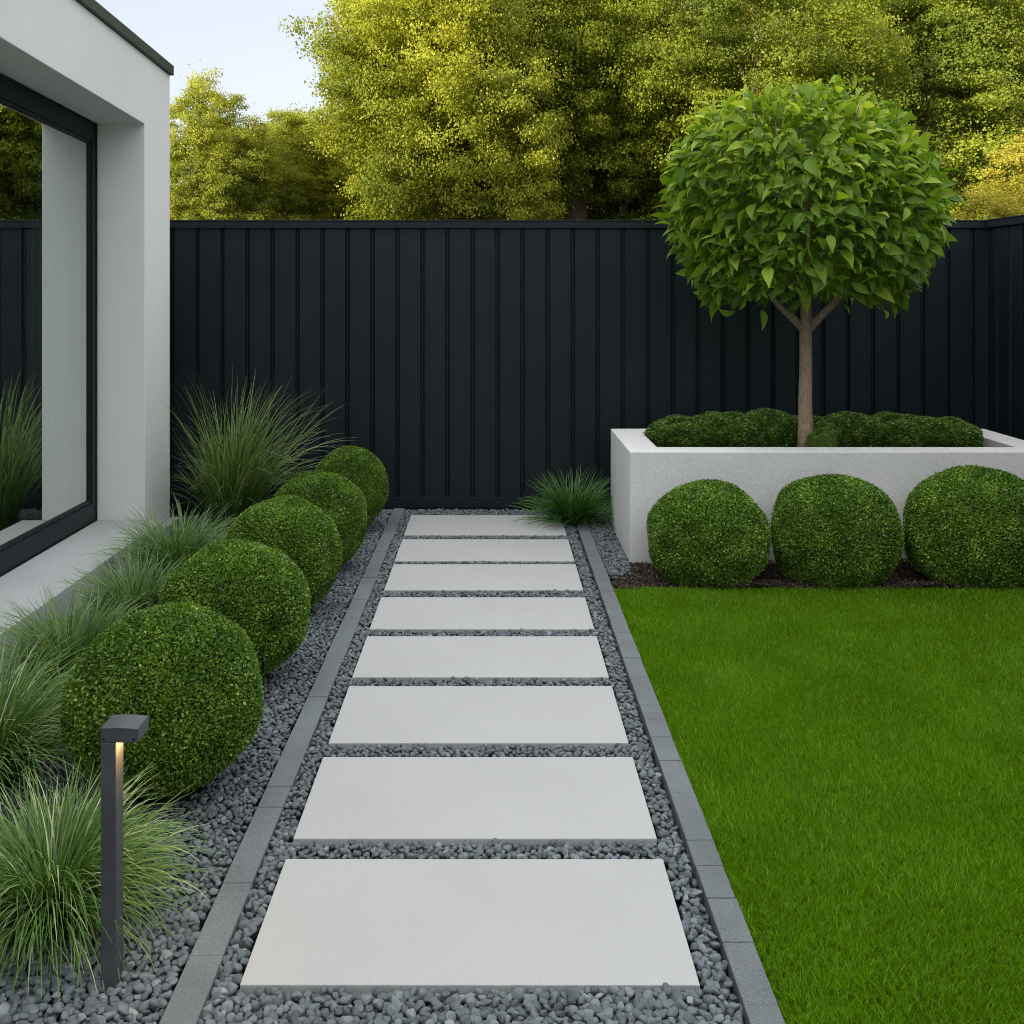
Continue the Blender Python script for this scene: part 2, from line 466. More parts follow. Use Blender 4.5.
me = np_mesh('bark_mulch', W.reshape(-1, 3), (f0[None]+(np.arange(n)*7)[:, None, None]).reshape(-1, 3), False, np.repeat(RNG.random(n), 7))
tag(link('bark_mulch', me, M['mulch']), 'brown bark mulch under the round shrubs beside the lawn', 'mulch', kind='stuff')

# ------------------------------------------------------------------ lawn blades
def value_noise(x, y, scale, rng):
    n_ = 64; gr = rng.random((n_, n_)); u = x*scale; v = y*scale
    i = np.floor(u).astype(int); j = np.floor(v).astype(int); fu = u-i; fv = v-j
    fu = fu*fu*(3-2*fu); fv = fv*fv*(3-2*fv); i %= n_; j %= n_; i1 = (i+1) % n_; j1 = (j+1) % n_
    return (gr[i, j]*(1-fu)+gr[i1, j]*fu)*(1-fv)+(gr[i, j1]*(1-fu)+gr[i1, j1]*fu)*fv
def lawn():
    rng = np.random.default_rng(3)
    Ps = []
    for (y0, y1, dens) in ((1.0, 3.1, 56000), (3.1, 4.3, 42000), (4.3, 5.485, 34000)):
        n_ = int((3.575-.63)*(y1-y0)*dens)
        Ps.append(np.column_stack([rng.uniform(.630, 3.575, n_), rng.uniform(y0, y1, n_)]))
    P = np.concatenate(Ps); n_ = len(P)
    h = rng.uniform(.015, .029, n_)*(.9+.2*value_noise(P[:, 0], P[:, 1], 4, rng))
    h[rng.random(n_) < .03] *= 1.35
    w_ = rng.uniform(.0011, .0021, n_)*(1+.12*(P[:, 1]-2))
    # lean follows a slow flow field plus a random share
    a0 = 2*np.pi*value_noise(P[:, 0], P[:, 1], 5.5, rng); a = a0+rng.normal(0, 1.7, n_)
    ln = h*rng.uniform(.25, 1.05, n_)
    lx, ly = np.cos(a)*ln, np.sin(a)*ln
    b_ = rng.uniform(0, 2*np.pi, n_); wx, wy = np.cos(b_)*w_, np.sin(b_)*w_
    z0 = np.full(n_, -.024)
    def pt(s, t): # s side, t height share
        k_ = t**1.7; ww = s*(1-.35*t)
        return np.stack([P[:, 0]+lx*k_+wx*ww, P[:, 1]+ly*k_+wy*ww, z0+(h+.008)*t*(1-.12*t)], -1)
    V = np.stack([pt(-1, 0), pt(1, 0), pt(1, .55), pt(-1, .55), pt(0, 1)], 1)
    f = np.array([(0, 1, 2), (0, 2, 3), (3, 2, 4)])
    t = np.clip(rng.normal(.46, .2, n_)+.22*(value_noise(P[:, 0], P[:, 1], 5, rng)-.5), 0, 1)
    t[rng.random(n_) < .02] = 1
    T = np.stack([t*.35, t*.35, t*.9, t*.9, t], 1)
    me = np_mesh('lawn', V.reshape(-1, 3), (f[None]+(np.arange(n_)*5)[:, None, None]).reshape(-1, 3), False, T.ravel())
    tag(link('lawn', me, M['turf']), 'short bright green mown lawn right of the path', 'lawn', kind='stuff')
lawn()

# ------------------------------------------------------------------ leaf kernels
def orient(axis, nrm):
    a = axis/np.linalg.norm(axis, axis=1, keepdims=True)
    s = np.cross(a, nrm); s /= np.linalg.norm(s, axis=1, keepdims=True)+1e-9
    n_ = np.cross(s, a)
    return np.stack([s, a, n_], -1)     # columns
def leaves(name, P, axis, nrm, size, tone, tmpl, faces, smooth=False):
    Mx = orient(axis, nrm); n_ = len(P); nv = len(tmpl)
    W = np.einsum('nij,nvj->nvi', Mx, tmpl[None]*size[:, None, None])+P[:, None, :]
    T = np.repeat(tone, nv)
    return W.reshape(-1, 3), (faces[None]+(np.arange(n_)*nv)[:, None, None]).reshape(-1, faces.shape[1]), T
KITE = np.array([(0, 0, 0), (.34, .45, .10), (0, 1, -.06), (-.34, .45, .10)], float)
KF = np.array([(0, 1, 2), (0, 2, 3)])
# broad pointed leaf, folded at the midrib and drooping
rows_ = [(0, 0, 0), (.16, .15, .02), (.40, .235, .0), (.68, .17, -.08), (.86, .075, -.17), (1.0, 0, -.30)]
BL = [(0, 0, 0)]; BF = []
for (t, wd, dz) in rows_[1:-1]:
    BL += [(-wd, t, dz+.10*wd/.27), (0, t, dz-.02), (wd, t, dz+.10*wd/.27)]
BL.append((0, 1.0, -.30)); BL = np.array(BL, float)
BF += [(0, 2, 1), (0, 3, 2)]
for r_ in range(3):
    b0 = 1+3*r_
    BF += [(b0, b0+1, b0+4), (b0, b0+4, b0+3), (b0+1, b0+2, b0+5), (b0+1, b0+5, b0+4)]
BF += [(10, 11, 13), (11, 12, 13)]
BF = np.array(BF)

def unit(n_, rng):
    v = rng.normal(size=(n_, 3)); return v/np.linalg.norm(v, axis=1, keepdims=True)
def lumps(d, rng, k=9, amp=.02, f=(3, 9)):
    r_ = np.zeros(len(d))
    for _ in range(k):
        q = unit(1, rng)[0]; r_ += amp*np.sin(d@q*rng.uniform(*f)+rng.uniform(0, 6))/math.sqrt(k)*1.4
    return r_

def ball_mesh(name, n_, leaf, seed, amp=.022, dome=0):
    """unit clipped ball: leaf shell, radius 1"""
    rng = np.random.default_rng(seed)
    d = unit(n_, rng)
    rad = 1+lumps(d, rng, 12, amp, (3, 11))
    hd = np.hypot(d[:, 0], d[:, 1]); pw = 2.13
    rad *= (hd**pw+np.abs(d[:, 2])**pw)**(-1/pw)
    depth = rng.beta(1.2, 3.2, n_)*.14
    rr = rad*(1-depth)*.985
    stray = rng.random(n_) < .012; rr[stray] *= rng.uniform(1.0, 1.035, stray.sum())
    P = d*rr[:, None]
    ax = d*rng.uniform(.15, 1.1, n_)[:, None]+unit(n_, rng)*.8+np.array([0, 0, .25])
    nr = d*.9+unit(n_, rng)*.6
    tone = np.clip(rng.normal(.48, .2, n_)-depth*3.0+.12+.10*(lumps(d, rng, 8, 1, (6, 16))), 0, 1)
    tone[rng.random(n_) < .012] = 1
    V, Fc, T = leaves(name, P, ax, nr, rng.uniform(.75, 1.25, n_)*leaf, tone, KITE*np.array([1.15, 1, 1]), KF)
    return np_mesh(name, V, Fc, False, T)
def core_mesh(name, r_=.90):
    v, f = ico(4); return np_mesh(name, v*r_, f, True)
core = core_mesh('opaque_core')  # solid dark ball added inside the leaf shell to block see-through
ballm = [ball_mesh('foliage', 95000, .037, 20+i, .017) for i in range(4)]
for me in ballm: me.materials.append(M['box_leaf'])
core.materials.append(M['box_core'])

def ball(loc, r_, rz, rotz, me, label, group, mat=None, ry=None):
    root = empty('clipped_shrub', (loc[0], loc[1], 0), label, 'shrub', group)
    f_ = link('foliage', me, None, root); f_.location = (0, 0, loc[2]); f_.scale = (r_, ry or r_, rz); f_.rotation_euler = (0, 0, 0)
    # spin about z is baked by rotating the scaled ball only when round
    if ry is None: f_.rotation_euler = (0, 0, rotz)
    c_ = link('opaque_core', core, None, f_)
    st = MB(); st.tube([(0, 0, -.06), (.005, 0, loc[2]*.6)], [.02, .014], 8)
    st.build('stem', M['bark'], root, smooth=True)
    return root
gl_ = 'clipped round shrubs left of the path'
ll = ['large round clipped shrub behind the lamp post, nearest the camera',
      'second nearest round clipped shrub left of the path',
      'middle one of the five round clipped shrubs left of the path',
      'fourth round clipped shrub left of the path, second from the fence',
      'smallest farthest round shrub left of the path near the black fence']
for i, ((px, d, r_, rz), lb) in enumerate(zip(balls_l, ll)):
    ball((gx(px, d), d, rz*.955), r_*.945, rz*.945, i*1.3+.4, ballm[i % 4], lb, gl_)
gr_ = 'clipped round shrubs in front of the white planter'
br = [(707.5, 5.70, .335, 483, 583), (834.5, 5.69, .355, 476, 583), (975, 5.68, .385, 468, 583)]
lr = ['round clipped shrub at the left end of the planter front, nearest the path',
      'middle round clipped shrub before the white planter',
      'largest round clipped shrub before the planter, cut by the right photo edge']
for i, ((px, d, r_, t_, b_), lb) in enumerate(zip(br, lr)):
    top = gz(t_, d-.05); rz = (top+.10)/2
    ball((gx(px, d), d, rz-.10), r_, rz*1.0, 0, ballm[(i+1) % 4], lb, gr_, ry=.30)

# ------------------------------------------------------------------ ornamental grasses
def clump(name, cx, cy, n_, L0, L1, spread, width, seed, mat, label, group, lean=(.04, .75), curv=(.5, 1.9), base_r=.06, tips=0., aniso=(1, 1), pale=.0, bias=(0, 0)):
    rng = np.random.default_rng(seed)
    K = 10
    a = rng.uniform(0, 2*np.pi, n_)
    rr = np.sqrt(rng.random(n_))*base_r
    bx, by = np.cos(a)*rr, np.sin(a)*rr
    a = a+rng.normal(0, .35, n_)
    th0 = rng.uniform(lean[0], lean[1], n_)*(.35+.65*rr/base_r)*spread
    cv = rng.uniform(curv[0], curv[1], n_)
    L = rng.uniform(L0, L1, n_)
    sway = rng.normal(0, .35, n_)
    w_ = width*rng.uniform(.7, 1.25, n_)
    s = np.linspace(0, 1, K+1)
    pos = np.zeros((n_, 3)); pos[:, 0] = bx; pos[:, 1] = by; pos[:, 2] = -.03
    Vs = []; tn = []
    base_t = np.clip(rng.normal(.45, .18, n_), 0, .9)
    pal = rng.random(n_) < pale
    for i in range(K+1):
        th = np.minimum(th0+cv*s[i]**1.6, 2.6)
        az = a+sway*s[i]
        dirv = np.stack([np.sin(th)*np.cos(az)*aniso[0]+bias[0]*s[i], np.sin(th)*np.sin(az)*aniso[1]+bias[1]*s[i], np.cos(th)], -1)
        if i: pos = pos+dirv*(L/K)[:, None]
        side = np.stack([-np.sin(az), np.cos(az), np.zeros(n_)], -1)
        tw = .5*np.sin(s[i]*2+a)
        side = side*np.cos(tw)[:, None]+np.stack([np.zeros(n_), np.zeros(n_), np.ones(n_)], -1)*np.sin(tw)[:, None]
        ww = w_*(.55+.45*math.sin(min(s[i]*2.2, 1)*math.pi/2))*(1-s[i]**2.6)+.00025
        Vs += [pos-side*ww[:, None], pos+side*ww[:, None]]
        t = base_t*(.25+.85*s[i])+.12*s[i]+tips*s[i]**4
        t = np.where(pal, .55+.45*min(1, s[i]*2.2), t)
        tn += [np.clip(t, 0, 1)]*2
    V = np.stack(Vs, 1); T = np.stack(tn, 1)
    ok = (V[:, :, 0].min(1)+cx > -2.16) | (V[:, :, 2].max(1) < .1)
    if cy < 6: ok = (V[:, :, 0].min(1)+cx > -2.44) & ~((V[:, :, 0] + cx < -2.07) & (V[:, :, 2] < .15)).any(1)
    V = V[ok]; T = T[ok]; n_ = len(V)
    V[:, :, 2] = np.maximum(V[:, :, 2], -.035+.02*rng.random(n_)[:, None]+0*V[:, :, 2])
    f = np.array([(2*i, 2*i+1, 2*i+3, 2*i+2) for i in range(K)])
    nv = 2*(K+1)
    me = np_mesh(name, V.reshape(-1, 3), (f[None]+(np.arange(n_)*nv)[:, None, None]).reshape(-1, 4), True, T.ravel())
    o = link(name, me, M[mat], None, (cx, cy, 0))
    return tag(o, label, 'grass', group)
gg = 'ornamental grass clumps along the house'
clump('ornamental_grass', -1.13, 2.62, 1700, .23, .43, 1.0, .0021, 1, 'grass_varieg', 'pale edged arching grass clump around the lamp post', gg, (.03, .95), (.7, 2.2), .085, .0, pale=.05)
clump('ornamental_grass', -1.64, 3.30, 1200, .34, .60, 1.0, .0021, 2, 'grass_varieg', 'light green grass clump cut by the left photo edge above the pale edged one', gg, (.03, .9), (.6, 1.9), .075, .05, pale=.08)
clump('ornamental_grass', -1.70, 4.12, 950, .26, .47, .8, .0027, 3, 'grass_blue', 'fine cool green grass clump left of the nearest round shrub, by the pale sill', gg, (.03, .8), (.45, 1.6), .08, .05)
clump('ornamental_grass', -1.70, 4.84, 850, .22, .44, .8, .0029, 4, 'grass_blue', 'small green grass clump left of the second nearest round shrub', gg, (.03, .8), (.45, 1.6), .075, .05)
clump('ornamental_grass', -1.72, 5.55, 900, .28, .54, .8, .0032, 5, 'grass_blue', 'green grass clump beside the foot of the white house pillar', gg, (.03, .95), (.5, 1.8), .08, .05)
clump('ornamental_grass', -1.76, 6.80, 750, .50, 1.18, .66, .0038, 6, 'grass_tan', 'tallest grass clump with tan tips against the black fence', gg, (.03, .85), (.25, 1.6), .11, .25, pale=.05)
clump('ornamental_grass', .545, 7.02, 650, .24, .46, 1.05, .0036, 7, 'grass_deep', 'deep green spiky grass clump between the path end and the planter', None, (.05, 1.2), (.3, 1.3), .07, .0)

# ------------------------------------------------------------------ lamp post
lx0, lx1, ly0, ly1 = -.903, -.868, 2.35, 2.40
root = empty('bollard_lamp', (-.885, 2.375, 0), 'slim dark grey garden lamp with a flat head and warm light', 'lamp')
def rel(o): o.matrix_parent_inverse = Matrix.Translation(root.location).inverted(); return o
m_ = MB(); m_.box(lx0, lx1, ly0, ly1, -.06, .556); rel(m_.build('post', M['lamp'], root, bevel=.0018))
# head: box with a gently bowed top
m_ = MB(); hx0, hx1, hy0, hy1 = -.9035, -.817, 2.3495, 2.424
K = 8; vs = []; fs = []
for i in range(K+1):
    t = i/K; x = hx0+(hx1-hx0)*t; zt = .590+.0022*math.sin(math.pi*min(1, t*1.1))-.0015*t
    vs += [(x, hy0, .5563), (x, hy1, .5563), (x, hy1, zt), (x, hy0, zt)]
for i in range(K):
    a, b_ = 4*i, 4*(i+1)
    fs += [(a, a+1, b_+1, b_), (a+1, a+2, b_+2, b_+1), (a+2, a+3, b_+3, b_+2), (a+3, a, b_, b_+3)]
fs += [(0, 3, 2, 1), (4*K, 4*K+1, 4*K+2, 4*K+3)]
m_.quadmesh(vs, fs)
head = rel(m_.build('lamp_head', M['lamp'], root, bevel=.0016))
m_ = MB(); m_.box(-.8655, -.830, 2.354, 2.404, .5559, .5567)
dif = m_.build('diffuser', M['led'], head)
m_ = MB()
for sx_ in (-.899, -.829):
    m_ = MB(); m_.box(sx_, sx_+.006, 2.3485, 2.3499, .5625, .5665); m_.build('screw', M['frame'], head)
m_ = MB(); m_.box(-.915, -.856, 2.338, 2.412, -.06, -.026); rel(m_.build('base_plate', M['lamp'], root))

# ------------------------------------------------------------------ fences
def fence(name, label, length, x0, y0, rotz, phase, zt=2.095):
    """built along local +x with the visible face towards local -y"""
    root = empty(name, (x0, y0, 0), label, 'fence')
    root.rotation_euler = (0, 0, rotz)
    pit = .1826; gw = .036
    prof = []                                     # (x, y) profile of the sheet
    x = -phase
    while x < length+pit:
        prof += [(x, 0), (x+.0035, -.006), (x+.0065, -.003), (x+.007, .019), (x+.013, .019), (x+.0145, .0085), (x+.0215, .0085), (x+.023, .019), (x+gw-.007, .019), (x+gw-.0065, -.003), (x+gw-.0035, -.006), (x+gw, 0)]
        x += pit
    prof = [(min(max(a, 0), length), b_) for a, b_ in prof]
    pr = [prof[0]]
    for q in prof[1:]:
        if q[0] > pr[-1][0]+1e-6: pr.append(q)
    vs = []; fs = []
    z0, z1 = .05, zt-.03
    for (a, b_) in pr: vs += [(a, b_, z0), (a, b_, z1), (a, .035, z0), (a, .035, z1)]
    for i in range(len(pr)-1):
        j = 4*i; k_ = j+4
        fs += [(j, k_, k_+1, j+1), (j+3, k_+3, k_+2, j+2), (j+1, k_+1, k_+3, j+3), (j, j+2, k_+2, k_)]
    fs += [(0, 1, 3, 2), (len(vs)-4, len(vs)-2, len(vs)-1, len(vs)-3)]
    m_ = MB(); m_.quadmesh(vs, fs); m_.build('cladding', M['fence'], root)
    m_ = MB(); m_.box(0, length, -.022, .05, zt-.058, zt-.010); m_.box(0, length, -.026, .054, zt-.0095, zt)
    m_.build('cap_rail', M['fence'], root, bevel=.002)
    m_ = MB(); m_.box(0, length, -.018, -.0035, .0, .075); m_.box(0, length, -.0030, .05, -.1, .049)
    m_.build('base_rail', M['fence'], root, bevel=.0018)
    return root
fence('back_fence', 'long black vertical ribbed metal fence behind the garden', 7.62, -4.0, 7.472, 0, ((-4.0)-(-.886-.018)) % .1826)
fence('side_fence', 'short black ribbed fence running towards the camera at the right edge', 12.0, 3.594, 7.445, R(-90), .07)

# ------------------------------------------------------------------ house
house = empty('house', (-2.5, 3, 0), 'white rendered modern house with a big window at the left', 'house')
def hp(o, par=None):
    o.parent = par or house
    if par is None: o.matrix_parent_inverse = Matrix.Translation(house.location).inverted()
    return o
XF, XG, YO, YE = -2.2, -2.5, 6.45, 6.95
m_ = MB()
yc = [-8, .5, YO, YE]; zc = [-.1, .02, 2.61, 3.044]
vs = [(x, y, z) for x in (XF, XG) for z in zc for y in yc]; fs = []
for a in range(3):
    for b_ in range(3):
        if (a, b_) == (1, 1): continue
        q = a*4+b_; fs += [(q, q+1, q+5, q+4), (q+16, q+20, q+21, q+17)]
ring = [5, 6, 10, 9]
for k in range(4): fs.append((ring[k], ring[(k+1) % 4], ring[(k+1) % 4]+16, ring[k]+16))
out_ = [0, 1, 2, 3, 7, 11, 15, 14, 13, 12, 8, 4]
for k in range(12): fs.append((out_[k], out_[k]+16, out_[(k+1) % 12]+16, out_[(k+1) % 12]))
m_.quadmesh(vs, fs)                                     # facade with its window opening
m_.box(-9, XG, 6.66, YE, -.1, 3.044)                    # rear wall
m_.box(-9, XG, -8, -7.7, -.1, 3.044)
m_.box(-9.3, -9.0, -8, 8, -.1, 3.044)
hp(m_.build('wall', M['stucco'], bevel=.004))
m_ = MB(); m_.box(-9.3, -5, -8, 8, 3.13, 6.2); m_.box(-9, -5, YE, 8, -.1, 3.13)  # unseen storey and rear block, added to keep direct sun off the garden
hp(m_.build('sun_block_storey', M['stucco'], bevel=.004))
m_ = MB(); m_.box(-9, XG-.002, -7.7, 6.66, 2.80, 3.04); hp(m_.build('roof', M['inner_wall']))
m_ = MB(); m_.box(XG-.02, XF+.022, -8, YE+.02, 3.046, 3.112); m_.box(-5, XG-.022, 6.66, YE+.02, 3.046, 3.112)
cap = hp(m_.build('roof_edge_cap', M['capm'], bevel=.003))
m_ = MB(); m_.box(-2.495, -2.080, .4, 6.44, -.1, .140)
hp(m_.build('sill', M['sill'], bevel=.004))
m_ = MB(); m_.box(-2.195, -2.130, 6.4405, 6.95, -.1, .045)
hp(m_.build('plinth', M['sill'], bevel=.004))
# window
win = empty('window', (0, 0, 0), None, None); win.parent = house
win.matrix_parent_inverse = Matrix.Translation(house.location).inverted()
win['label'] = 'wide dark framed window of the house'
m_ = MB()
fz0, fz1 = .142, 2.608
m_.box(-2.58, -2.505, .5, 6.448, fz1-.115, fz1)         # outer frame
m_.box(-2.58, -2.505, .5, 6.448, fz0, fz0+.115)
m_.box(-2.58, -2.505, 6.385, 6.448, fz0+.115, fz1-.115)
m_.box(-2.58, -2.505, .5, .615, fz0+.115, fz1-.115)
m_.box(-2.58, -2.505, 3.0, 3.1, fz0+.115, fz1-.115)
m_.build('frame', M['frame'], win, bevel=.0025)
m_ = MB()                                               # sash set back behind the outer frame
a0, a1 = fz0+.1155, fz1-.1155
m_.box(-2.545, -2.513, 3.101, 6.3845, a1-.022, a1); m_.box(-2.545, -2.513, 3.101, 6.3845, a0, a0+.022)
m_.box(-2.545, -2.513, 6.3645, 6.3845, a0+.0225, a1-.0225); m_.box(-2.545, -2.513, 3.101, 3.125, a0+.0225, a1-.0225)
m_.build('sash', M['frame'], win, bevel=.002)
m_ = MB(); m_.box(-2.530, -2.524, .616, 2.999, a0, a1); m_.box(-2.530, -2.524, 3.1255, 6.364, a0+.023, a1-.023)
m_.build('glass', M['glass'], win)
m_ = MB(); m_.box(-9, -2.585, -7.7, 6.66, -.02, .138); hp(m_.build('floor', M['inner_floor']))
m_ = MB(); m_.box(-7.0, -6.9, -7.7, 6.66, .14, 2.80); m_.box(-6.9, -2.6, 6.60, 6.655, .14, 2.80)
hp(m_.build('inner_wall', M['inner_wall']))
# the roof line climbs gently towards the street
def pitch(o):
    if o.type == 'MESH':
        for v in o.data.vertices:
            if v.co.z > 2.35: v.co.z += .045*(6.95-v.co.y)
    for c in o.children: pitch(c)
pitch(house)
# curtain behind the far end of the window
K = 90; vs = []; fs = []
for i in range(K+1):
    t = i/K; x = -2.90+t*.28; y = 6.30+.022*math.sin(t*48)+.01*math.sin(t*17)
    vs += [(x, y, .15), (x, y, 2.72), (x, y+.003, .15), (x, y+.003, 2.72)]
for i in range(K):
    a = 4*i; b_ = a+4
    fs += [(a, b_, b_+1, a+1), (a+2, a+3, b_+3, b_+2), (a+1, b_+1, b_+3, a+3), (a, a+2, b_+2, b_)]
m_ = MB(); m_.quadmesh(vs, fs)
cur = m_.build('curtain', plain('pale_curtain_cloth', (.74, .78, .76), .95), smooth=True)
tag(cur, 'pale curtain hanging inside behind the window glass', 'curtain')

# ------------------------------------------------------------------ planter
PX0, PX1, PY0, PY1, PZ = .80, 3.36, 6.02, 7.02, .636
pl = empty('planter', (2.08, 6.52, -.03), 'long white rendered raised planter box beneath the globe tree', 'planter')
m_ = MB()
vo = [(PX0, PY0), (PX1, PY0), (PX1, PY1), (PX0, PY1)]; vi = [(PX0+.19, PY0+.19), (PX1-.19, PY0+.19), (PX1-.19, PY1-.15), (PX0+.19, PY1-.15)]
vs = [(x, y, -.08) for x, y in vo]+[(x, y, PZ) for x, y in vo]+[(x, y, PZ) for x, y in vi]+[(x, y, .50) for x, y in vi]
fs = [(3, 2, 1, 0)]
for i in range(4):
    j = (i+1) % 4
    fs += [(i, j, 4+j, 4+i), (4+i, 4+j, 8+j, 8+i), (8+i, 8+j, 12+j, 12+i)]
fs += [(12, 13, 14, 15)]
m_.quadmesh(vs, fs)
o = m_.build('box', M['planter'], pl, bevel=.006); o.matrix_parent_inverse = Matrix.Translation(pl.location).inverted()
m_ = MB(); m_.box(PX0+.192, PX1-.192, PY0+.192, PY1-.152, .505, .575)
o = m_.build('soil', M['mulch'], pl); o.matrix_parent_inverse = Matrix.Translation(pl.location).inverted()

hedge = [(682, 34, 418), (726, 36, 413), (768, 34, 411), (822, 15, 430), (806, 33, 417), (850, 34, 414), (895, 35, 415), (942, 37, 418)]
hl = ['low clipped shrub at the left end of the planter', 'low shrub second from the left end of the planter', 'low shrub just left of the tree trunk in the planter',
      'small tuft of shrub at the right foot of the tree trunk', 'low shrub directly behind the foot of the tree trunk', 'low shrub third from the right end of the planter', 'low shrub second from the right end of the planter', 'low clipped shrub at the right end of the planter']
low = [ball_mesh('foliage', 26000, .088, 50+i, .055) for i in range(3)]
for me in low: me.materials.append(M['box_dark'])
for i, ((px, hw, ty), lb) in enumerate(zip(hedge, hl)):
    d = 6.64 if i != 3 else 6.30
    root = empty('low_shrub', (gx(px, d), d, .58), lb, 'shrub', 'low shrubs growing in the white planter')
    top = gz(ty, d)-.58+.005
    f_ = link('foliage', low[i % 3], None, root, (0, 0, top/2-.03)); rx = hw/F*d
    f_.rotation_euler = (0, 0, 0); f_.scale = (rx, .21 if i != 3 else .075, top/2+.03)
    c_ = link('opaque_core', core, None, f_)

# ------------------------------------------------------------------ globe tree
TX, TY = gx(805, 6.37), 6.37
tree = empty('globe_tree', (TX, TY, .575), 'round headed tree with large drooping green leaves in the white planter', 'tree')
zb = .55-.575
def P3(px, py, dy=0): return (gx(px, TY)-TX, dy, gz(py, TY)-.575)
tm = MB()
tm.tube([(0, 0, zb-.04), P3(805.5, 432), P3(805, 400), P3(806, 365), P3(805.5, 335), P3(806, 325), P3(806, 300), P3(804, 270), P3(808, 230), P3(806, 180), P3(809, 140)],
        [.054, .045, .041, .039, .038, .038, .034, .030, .022, .015, .008], 14, .07)
trunk = tm.build('trunk', M['bark'], tree, smooth=True)
random.seed(9)
for pts, rad in (([P3(804, 330), P3(792, 318, -.02), P3(777, 305, -.05), P3(756, 280, -.1), P3(725, 240, -.15), P3(700, 210, -.2)], [.026, .024, .020, .016, .011, .006]),
                 ([P3(808, 330), P3(820, 316, -.02), P3(834, 300, -.06), P3(858, 272, -.12), P3(890, 235, -.2), P3(915, 205, -.25)], [.027, .025, .021, .016, .011, .006]),
                 ([P3(806, 312), P3(808, 290, .1), P3(822, 250, .3), P3(835, 200, .5)], [.022, .018, .013, .006]),
                 ([P3(805, 305), P3(796, 280, -.12), P3(788, 240, -.35), P3(785, 195, -.5)], [.022, .018, .012, .006]),
                 ([P3(806, 300), P3(780, 260, .1), P3(745, 200, .25), P3(735, 160, .3)], [.02, .015, .011, .005]),
                 ([P3(806, 290), P3(830, 240, 0), P3(860, 180, .1), P3(870, 140, .1)], [.02, .015, .011, .005])):
    b2 = MB(); b2.tube(pts, rad, 9, .08); b2.build('branch', M['bark'], tree, smooth=True)
rng = np.random.default_rng(77)
n = 6000
cz = gz(212, TY)-.575
d = unit(n, rng)
d = d[(d[:, 2] > -.80) | (rng.random(n) < .3)]; n = len(d)
rx, ry = .755, .74
up = d[:, 2] > 0
rzv = np.where(up, .73, .70)
lump = 1+lumps(d, rng, 10, .055, (3, 8))
shell = np.where(rng.random(n) < .72, rng.uniform(.88, 1.0, n), rng.uniform(.45, .9, n))
hshape = np.abs(d[:, 2])**.95*np.sign(d[:, 2])
P = np.stack([d[:, 0]*rx, d[:, 1]*ry, hshape*rzv], -1)*(shell*lump)[:, None]
stray = rng.random(n) < .07
P[stray] *= rng.uniform(1.03, 1.13, stray.sum())[:, None]
P[:, 2] += cz
P[:, 0] -= .015
ok = ~((np.hypot(P[:, 0], P[:, 1]) < .50) & (P[:, 2] < gz(292, TY)-.575+rng.normal(0, .05, n)))
P = P[ok]; d = d[ok]; n = len(P); shell = shell[ok]
out = np.stack([d[:, 0], d[:, 1], np.zeros(n)], -1)
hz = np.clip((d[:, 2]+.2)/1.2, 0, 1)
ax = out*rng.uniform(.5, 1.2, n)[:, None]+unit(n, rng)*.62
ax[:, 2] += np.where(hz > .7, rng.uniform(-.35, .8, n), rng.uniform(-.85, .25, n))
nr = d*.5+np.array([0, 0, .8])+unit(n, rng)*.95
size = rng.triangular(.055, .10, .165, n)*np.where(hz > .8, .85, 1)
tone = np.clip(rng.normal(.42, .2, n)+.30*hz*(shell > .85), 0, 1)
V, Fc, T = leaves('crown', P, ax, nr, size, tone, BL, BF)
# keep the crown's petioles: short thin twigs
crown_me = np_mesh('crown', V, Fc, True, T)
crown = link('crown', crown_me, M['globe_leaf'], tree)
# fine shoots sticking out of the top
sh = MB()
for _ in range(60):
    a = random.uniform(0, 6.28); r0 = random.uniform(.1, .75); z0 = cz+.66*math.sqrt(max(0, 1-(r0/.88)**2))
    x0, y0 = math.cos(a)*r0, math.sin(a)*r0*.9
    sh.tube([(x0*.8, y0*.8, z0-.2), (x0, y0, z0), (x0*1.06, y0*1.06, z0+.08)], [.004, .003, .0015], 5)
sh.build('twigs', M['bark'], tree)

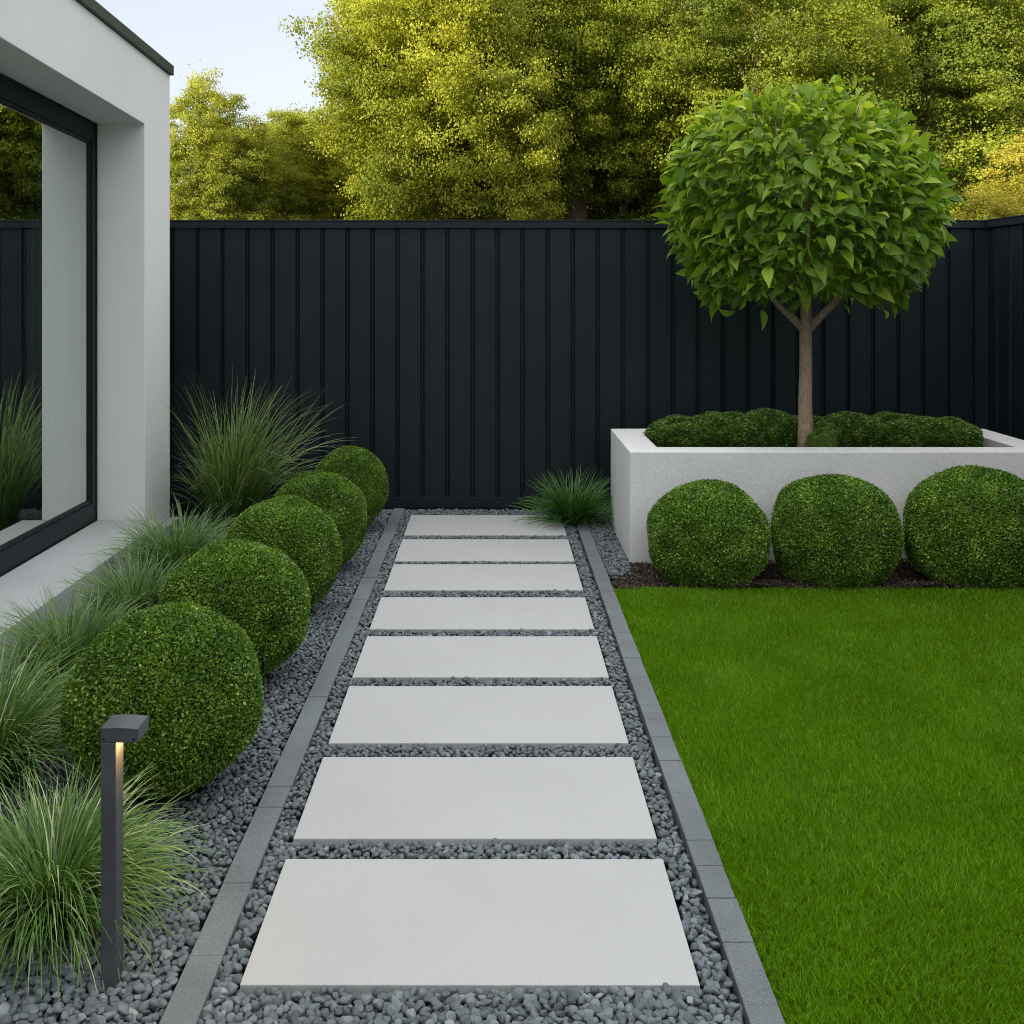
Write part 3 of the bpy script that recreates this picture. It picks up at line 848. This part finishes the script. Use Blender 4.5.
# ------------------------------------------------------------------ background trees
def crown_mesh(name, nclump, nleaf, leaf, seed, shape=(1, 1, 1), cs=(.15, .30)):
    """unit crown of leaf clumps: uneven outline, gaps between clumps"""
    rng = np.random.default_rng(seed)
    d = unit(nclump, rng); rad = rng.uniform(.30, .95, nclump)**.5
    lum = 1+lumps(d, rng, 7, .16, (2, 5))
    C = d*(rad*lum*.84)[:, None]
    cr = rng.uniform(*cs, nclump)
    ns = 10                                        # sprays on every clump
    se = unit(nclump*ns, rng).reshape(nclump, ns, 3); se[:, :, 2] = se[:, :, 2]*.6+.18
    SC = C[:, None, :]+se*(cr*.8)[:, None, None]
    k_ = rng.integers(0, nclump, nleaf); q_ = rng.integers(0, ns, nleaf)
    e = unit(nleaf, rng); er = rng.beta(2.2, 1.6, nleaf)
    dr = np.array([.5, .35, -.25])*(er**2)[:, None]*(cr[k_]*.25)[:, None]   # drooping spray tips
    P = SC[k_, q_]+e*np.array([1, 1, .48])*(cr[k_]*.46*er)[:, None]+dr*np.sign(e)
    sp = rng.random(nleaf) < .04                   # stray shoots
    P[sp] += (se[k_[sp], q_[sp]]+[0, 0, .3])*(cr[k_[sp]]*rng.uniform(.05, .4, sp.sum()))[:, None]
    P[:, 2] *= ASP
    ax = e*.6+unit(nleaf, rng)*1.0+np.array([0, 0, -.05])
    nr = e*.7+(se[k_, q_]*.5)+unit(nleaf, rng)*.55+np.array([-.1, -.15, .3])
    tb = rng.random(nclump)
    tone = np.clip(rng.normal(.42, .13, nleaf)+.35*(tb[k_]-.5), 0, 1)
    V, Fc, T = leaves(name, P, ax, nr, rng.uniform(.7, 1.3, nleaf)*leaf, tone, KITE*np.array([1.55, 1, 1]), KF)
    return np_mesh(name, V, Fc, False, T)
ASP = 1.45
crowns = [crown_mesh('crown', 260, 430000, .0140, 101), crown_mesh('crown', 260, 430000, .0140, 102), crown_mesh('crown', 210, 340000, .0165, 103)]
variants = {}
def bg_tree(i, x, y, ztop, zbot, r_, mat, label, group='trees behind the black fence', rot=0, name='broadleaf_tree'):
    key = (i, mat)
    if key not in variants:
        me = crowns[i].copy(); me.materials.clear(); me.materials.append(M[mat]); variants[key] = me
    root = empty(name, (x, y, -.1), label, 'tree', group)
    h = (ztop-zbot)/2; cz_ = (ztop+zbot)/2+.1
    t_ = MB()
    t_.tube([(0, 0, -.1), (.05, .02, cz_*.3), (-.04, 0, cz_*.7), (.05, .03, cz_+h*.3), (0, 0, cz_+h*.7)], [.03*ztop+.05, .024*ztop+.03, .018*ztop+.02, .09, .03], 10, .1)
    for q in range(9 if name == 'broadleaf_tree' else 0):
        a = q*2.4+i; z0 = cz_-h*.65+q*h*.13
        t_.tube([(0, 0, z0), (math.cos(a)*r_*.3, math.sin(a)*r_*.3, z0+h*.22), (math.cos(a)*r_*.5, math.sin(a)*r_*.5, z0+h*.45)], [.065, .04, .012], 7)
    t_.build('trunk', M['bark'], root, smooth=True)
    c_ = link('crown', variants[key], None, root, (0, 0, cz_)); c_.scale = (r_, r_*.9, h/ASP); c_.rotation_euler = (0, 0, rot)
    return root
def X_(px, d): return (px-494)/F*d
T_ = bg_tree
T_(2, X_(216, 15.0), 15.0, gz(80, 15.0), .6, 1.2, 'tree_gold', 'small pointed yellow green tree left, next to the house corner', rot=.4)
T_(0, X_(283, 17.0), 17.0, gz(90, 17), .6, 1.65, 'tree_gold', 'low yellow green tree between the pointed one and the tall sunlit one', rot=2.4)
T_(1, X_(452, 15.5), 15.5, 8.2, .7, 2.35, 'tree_gold', 'tall sunlit yellow green tree standing left of the centre above the fence', rot=1.2)
T_(0, X_(578, 17.0), 17.0, 8.6, .6, 2.5, 'tree_green', 'tall olive green tree behind the middle of the fence', rot=4.4)
T_(1, X_(755, 16.0), 16.0, 8.0, .6, 2.5, 'tree_green', 'tall tree rising directly behind the globe tree crown', rot=3.0)
T_(0, X_(930, 17.5), 17.5, 8.4, .6, 2.8, 'tree_green', 'tall dark green tree behind the right end of the fence', rot=5.5)
T_(2, X_(1090, 19.0), 19.0, 8.4, .6, 2.8, 'tree_green', 'tall green tree cut by the right photo edge', rot=.9)
T_(2, X_(505, 20.5), 20.5, 8.8, .6, 3.0, 'tree_green', 'rear green tree filling the gap right of the tall sunlit tree', rot=3.9)
T_(2, X_(680, 21.5), 21.5, 9.3, .6, 3.1, 'tree_green', 'rear green tree glimpsed left of the globe tree top', rot=1.9)
T_(1, X_(860, 22.0), 22.0, 9.3, .6, 3.2, 'tree_green', 'rear green tree glimpsed right of the globe tree top', rot=2.2)
T_(2, X_(350, 19.5), 19.5, 5.4, .6, 2.2, 'tree_gold', 'rear yellow tree low behind the left side of the tall sunlit tree', rot=2.9)
# golden shrub over the corner
bg_tree(2, X_(1070, 10.2), 10.2, gz(128, 10.2), .3, 1.35, 'shrub_gold', 'bright golden shrub showing over the fence corner at the right', None, .7, 'golden_shrub')
